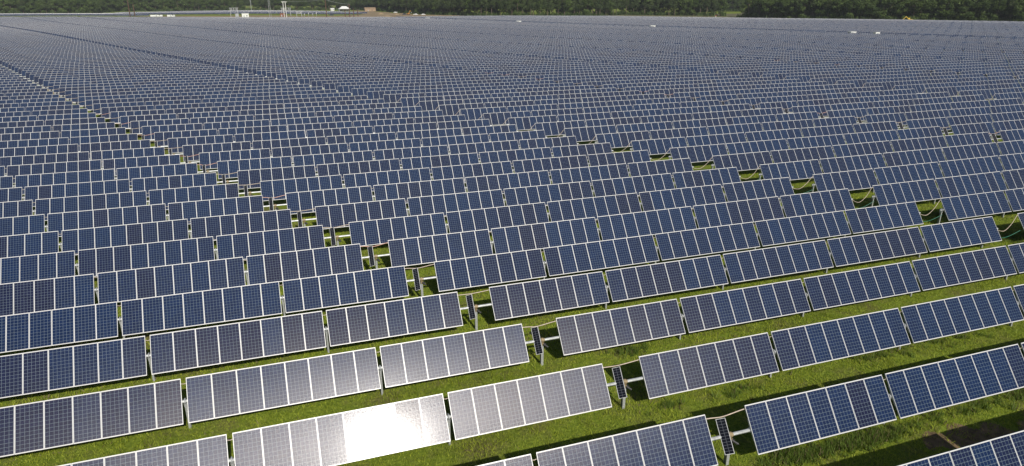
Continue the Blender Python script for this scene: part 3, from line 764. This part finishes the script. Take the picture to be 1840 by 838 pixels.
vehicle(124, 765, .9, 'dark pickup left of the orange digger', M_NAVY)
def digger(x, y, rz, m, lab, up=1.0, s=1.0):
    o = thing('excavator', lab, 'excavator', at(x, y), rz); o.scale = (s, s, s)
    B('body', o, m, [(-1.6, 1.2, -1.2, 1.2, 1.1, 2.2)]); B('cab', o, m, [(.0, 1.3, -1.2, -.1, 2.203, 3.2)]); B('window', o, M_GLASS, [(.15, 1.2, -1.23, -1.203, 2.35, 3.05)])
    for q in (-1.3, 1.3): T('track', o, M_RUBBER, [[(-1.9, q - .3, .5), (-1.9, q + .3, .5)], [(1.9, q - .3, .5), (1.9, q + .3, .5)]], .5, 12); B('track_side', o, M_RUBBER, [(-1.88, 1.88, q - .28, q + .28, .05, .95)])
    e = Vector((3.6, .3, 3.4 + 2.6 * up)); t_ = Vector((5.6, .3, 1.6 + 2 * up))
    T('boom', o, m, [[(1.0, .3, 1.9), tuple(e)]], .28); T('arm', o, m, [[tuple(e), tuple(t_)]], .22); B('bucket', o, M_GREY, [(t_.x - .5, t_.x + .5, -.3, .9, t_.z - .9, t_.z)])
digger(128.6, 765, .4, M_ORANGE, 'orange digger with raised arm on the dirt lot', 1.2, .75)
digger(427, 370, 2.9, M_YELLOW, 'yellow digger at the foot of the trees on the right', .3)
def pile(x, y, w, h, lab):
    V = []; F = []; n, m_ = 14, 4
    for i in range(m_ + 1):
        for q in range(n): r = w * (1 - i / m_) ** 1.1 * random.uniform(.85, 1.1); V.append((r * math.cos(q / n * 6.283), r * .7 * math.sin(q / n * 6.283), h * (i / m_) ** .8 - .1))
    for i in range(m_):
        for q in range(n): F.append((i * n + q, i * n + (q + 1) % n, (i + 1) * n + (q + 1) % n, (i + 1) * n + q))
    me = bpy.data.meshes.new('dirt_pile'); me.from_pydata(V, [], F); me.materials.append(M_DIRT)
    tag(ob('dirt_pile', me, None, at(x, y)), lab, 'dirt pile', 'dirt piles')
pile(104, 806, 5, 2.2, 'low brown dirt pile left of the machines'); pile(118, 780, 4, 1.8, 'small brown dirt pile nearest the dark pickup'); pile(95, 700, 6, 1.6, 'wide dirt pile right beside the edge of the panel field')
# inverter stations in the service lane
def inverter(x, y, lab, s=1.0):
    o = thing('inverter_station', lab, 'inverter', at(x, y), math.atan2(0, 1), 'white inverter stations in the service lane'); o.scale = (s, s, s)
    B('cabinet', o, M_WHITE, [(-1.8, 1.8, -1.1, 1.1, .3, 2.9)]); B('roof', o, M_WHITE, [(-1.95, 1.95, -1.25, 1.25, 2.903, 3.05)]); B('transformer', o, M_GREY, [(2.2, 3.6, -.8, .8, .2, 2.2)]); B('door', o, M_GREY, [(-1.5, -.1, -1.13, -1.103, .4, 2.7)]); B('plinth', o, M_GREY, [(-2.1, 3.9, -1.4, 1.4, -.3, .197)])
for x, y, lab in ((235.2, 231.2, 'white inverter station, nearest in the lane at the upper right'), (192, 335.8, 'white inverter station in the lane right of centre'), (146.2, 439.2, 'white inverter station in the lane left of centre'), (99.9, 526.1, 'farthest white inverter station in the lane')):
    inverter(x, y, lab, .85)
o = thing('switch_cabinet', 'low white cabinet right of the nearest inverter station', 'cabinet', at(241.4, 223.3)); B('cabinet', o, M_WHITE, [(-1.2, 1.2, -.7, .7, .2, 2.55)]); B('plinth', o, M_GREY, [(-1.4, 1.4, -.9, .9, -.3, .197)]); B('door', o, M_GREY, [(-.6, .6, -.73, -.703, .4, 2.2)])
o = thing('marker_post', 'slim white post with red top by the far right corner of the field', 'post', at(350, 499)); T('shaft', o, M_WHITE, [[(0, 0, -.3), (0, 0, 3)]], .3); T('cap', o, M_RED, [[(0, 0, 3), (0, 0, 3.8)]], .32)
# power line from the tower to the wooden poles
for i, (a, b) in enumerate((((-4.6, 718, 15.0), (33.7, 691, 16.5)), ((33.7, 691, 16.5), (55.4, 684, 12.2)))):
    a = Vector(a); b = Vector(b); P = [a.lerp(b, t) - Vector((0, 0, 1.0 * 4 * t * (1 - t))) for t in np.linspace(0, 1, 12)]
    mb = MB(); mb.tube(P, .09, 5); tag(ob('power_line', mb.mesh('power_line', M_GREY)), ('thin overhead wire from the pale tower to the tall wooden pole', 'thin overhead wire from the tall wooden pole to the pole cluster')[i], 'wire', 'overhead wires')
print('trackers', len(single), 'rest', len(rest), 'near', sum(c[0] > 1250 for c in single), 'detail', sum(c[0] > 7000 for c in single), 'objects', len(bpy.data.objects))

# ------------------------------------------------------------------ the air over the field
hm = bpy.data.materials.new('summer_haze'); hm.use_nodes = True; t = hm.node_tree; t.nodes.remove(t.nodes['Principled BSDF'])
pv = t.nodes.new('ShaderNodeVolumePrincipled'); pv.inputs['Color'].default_value = (.86, .92, 1, 1); pv.inputs['Density'].default_value = .00009; pv.inputs['Anisotropy'].default_value = 0
t.links.new(pv.outputs[0], t.nodes['Material Output'].inputs['Volume'])
mb = MB(); mb.box(-4300, 4300, -900, 4900, -3, 60)
tag(ob('haze', mb.mesh('haze', hm)), 'thin pale summer haze lying over the whole field', 'haze', kind='stuff')
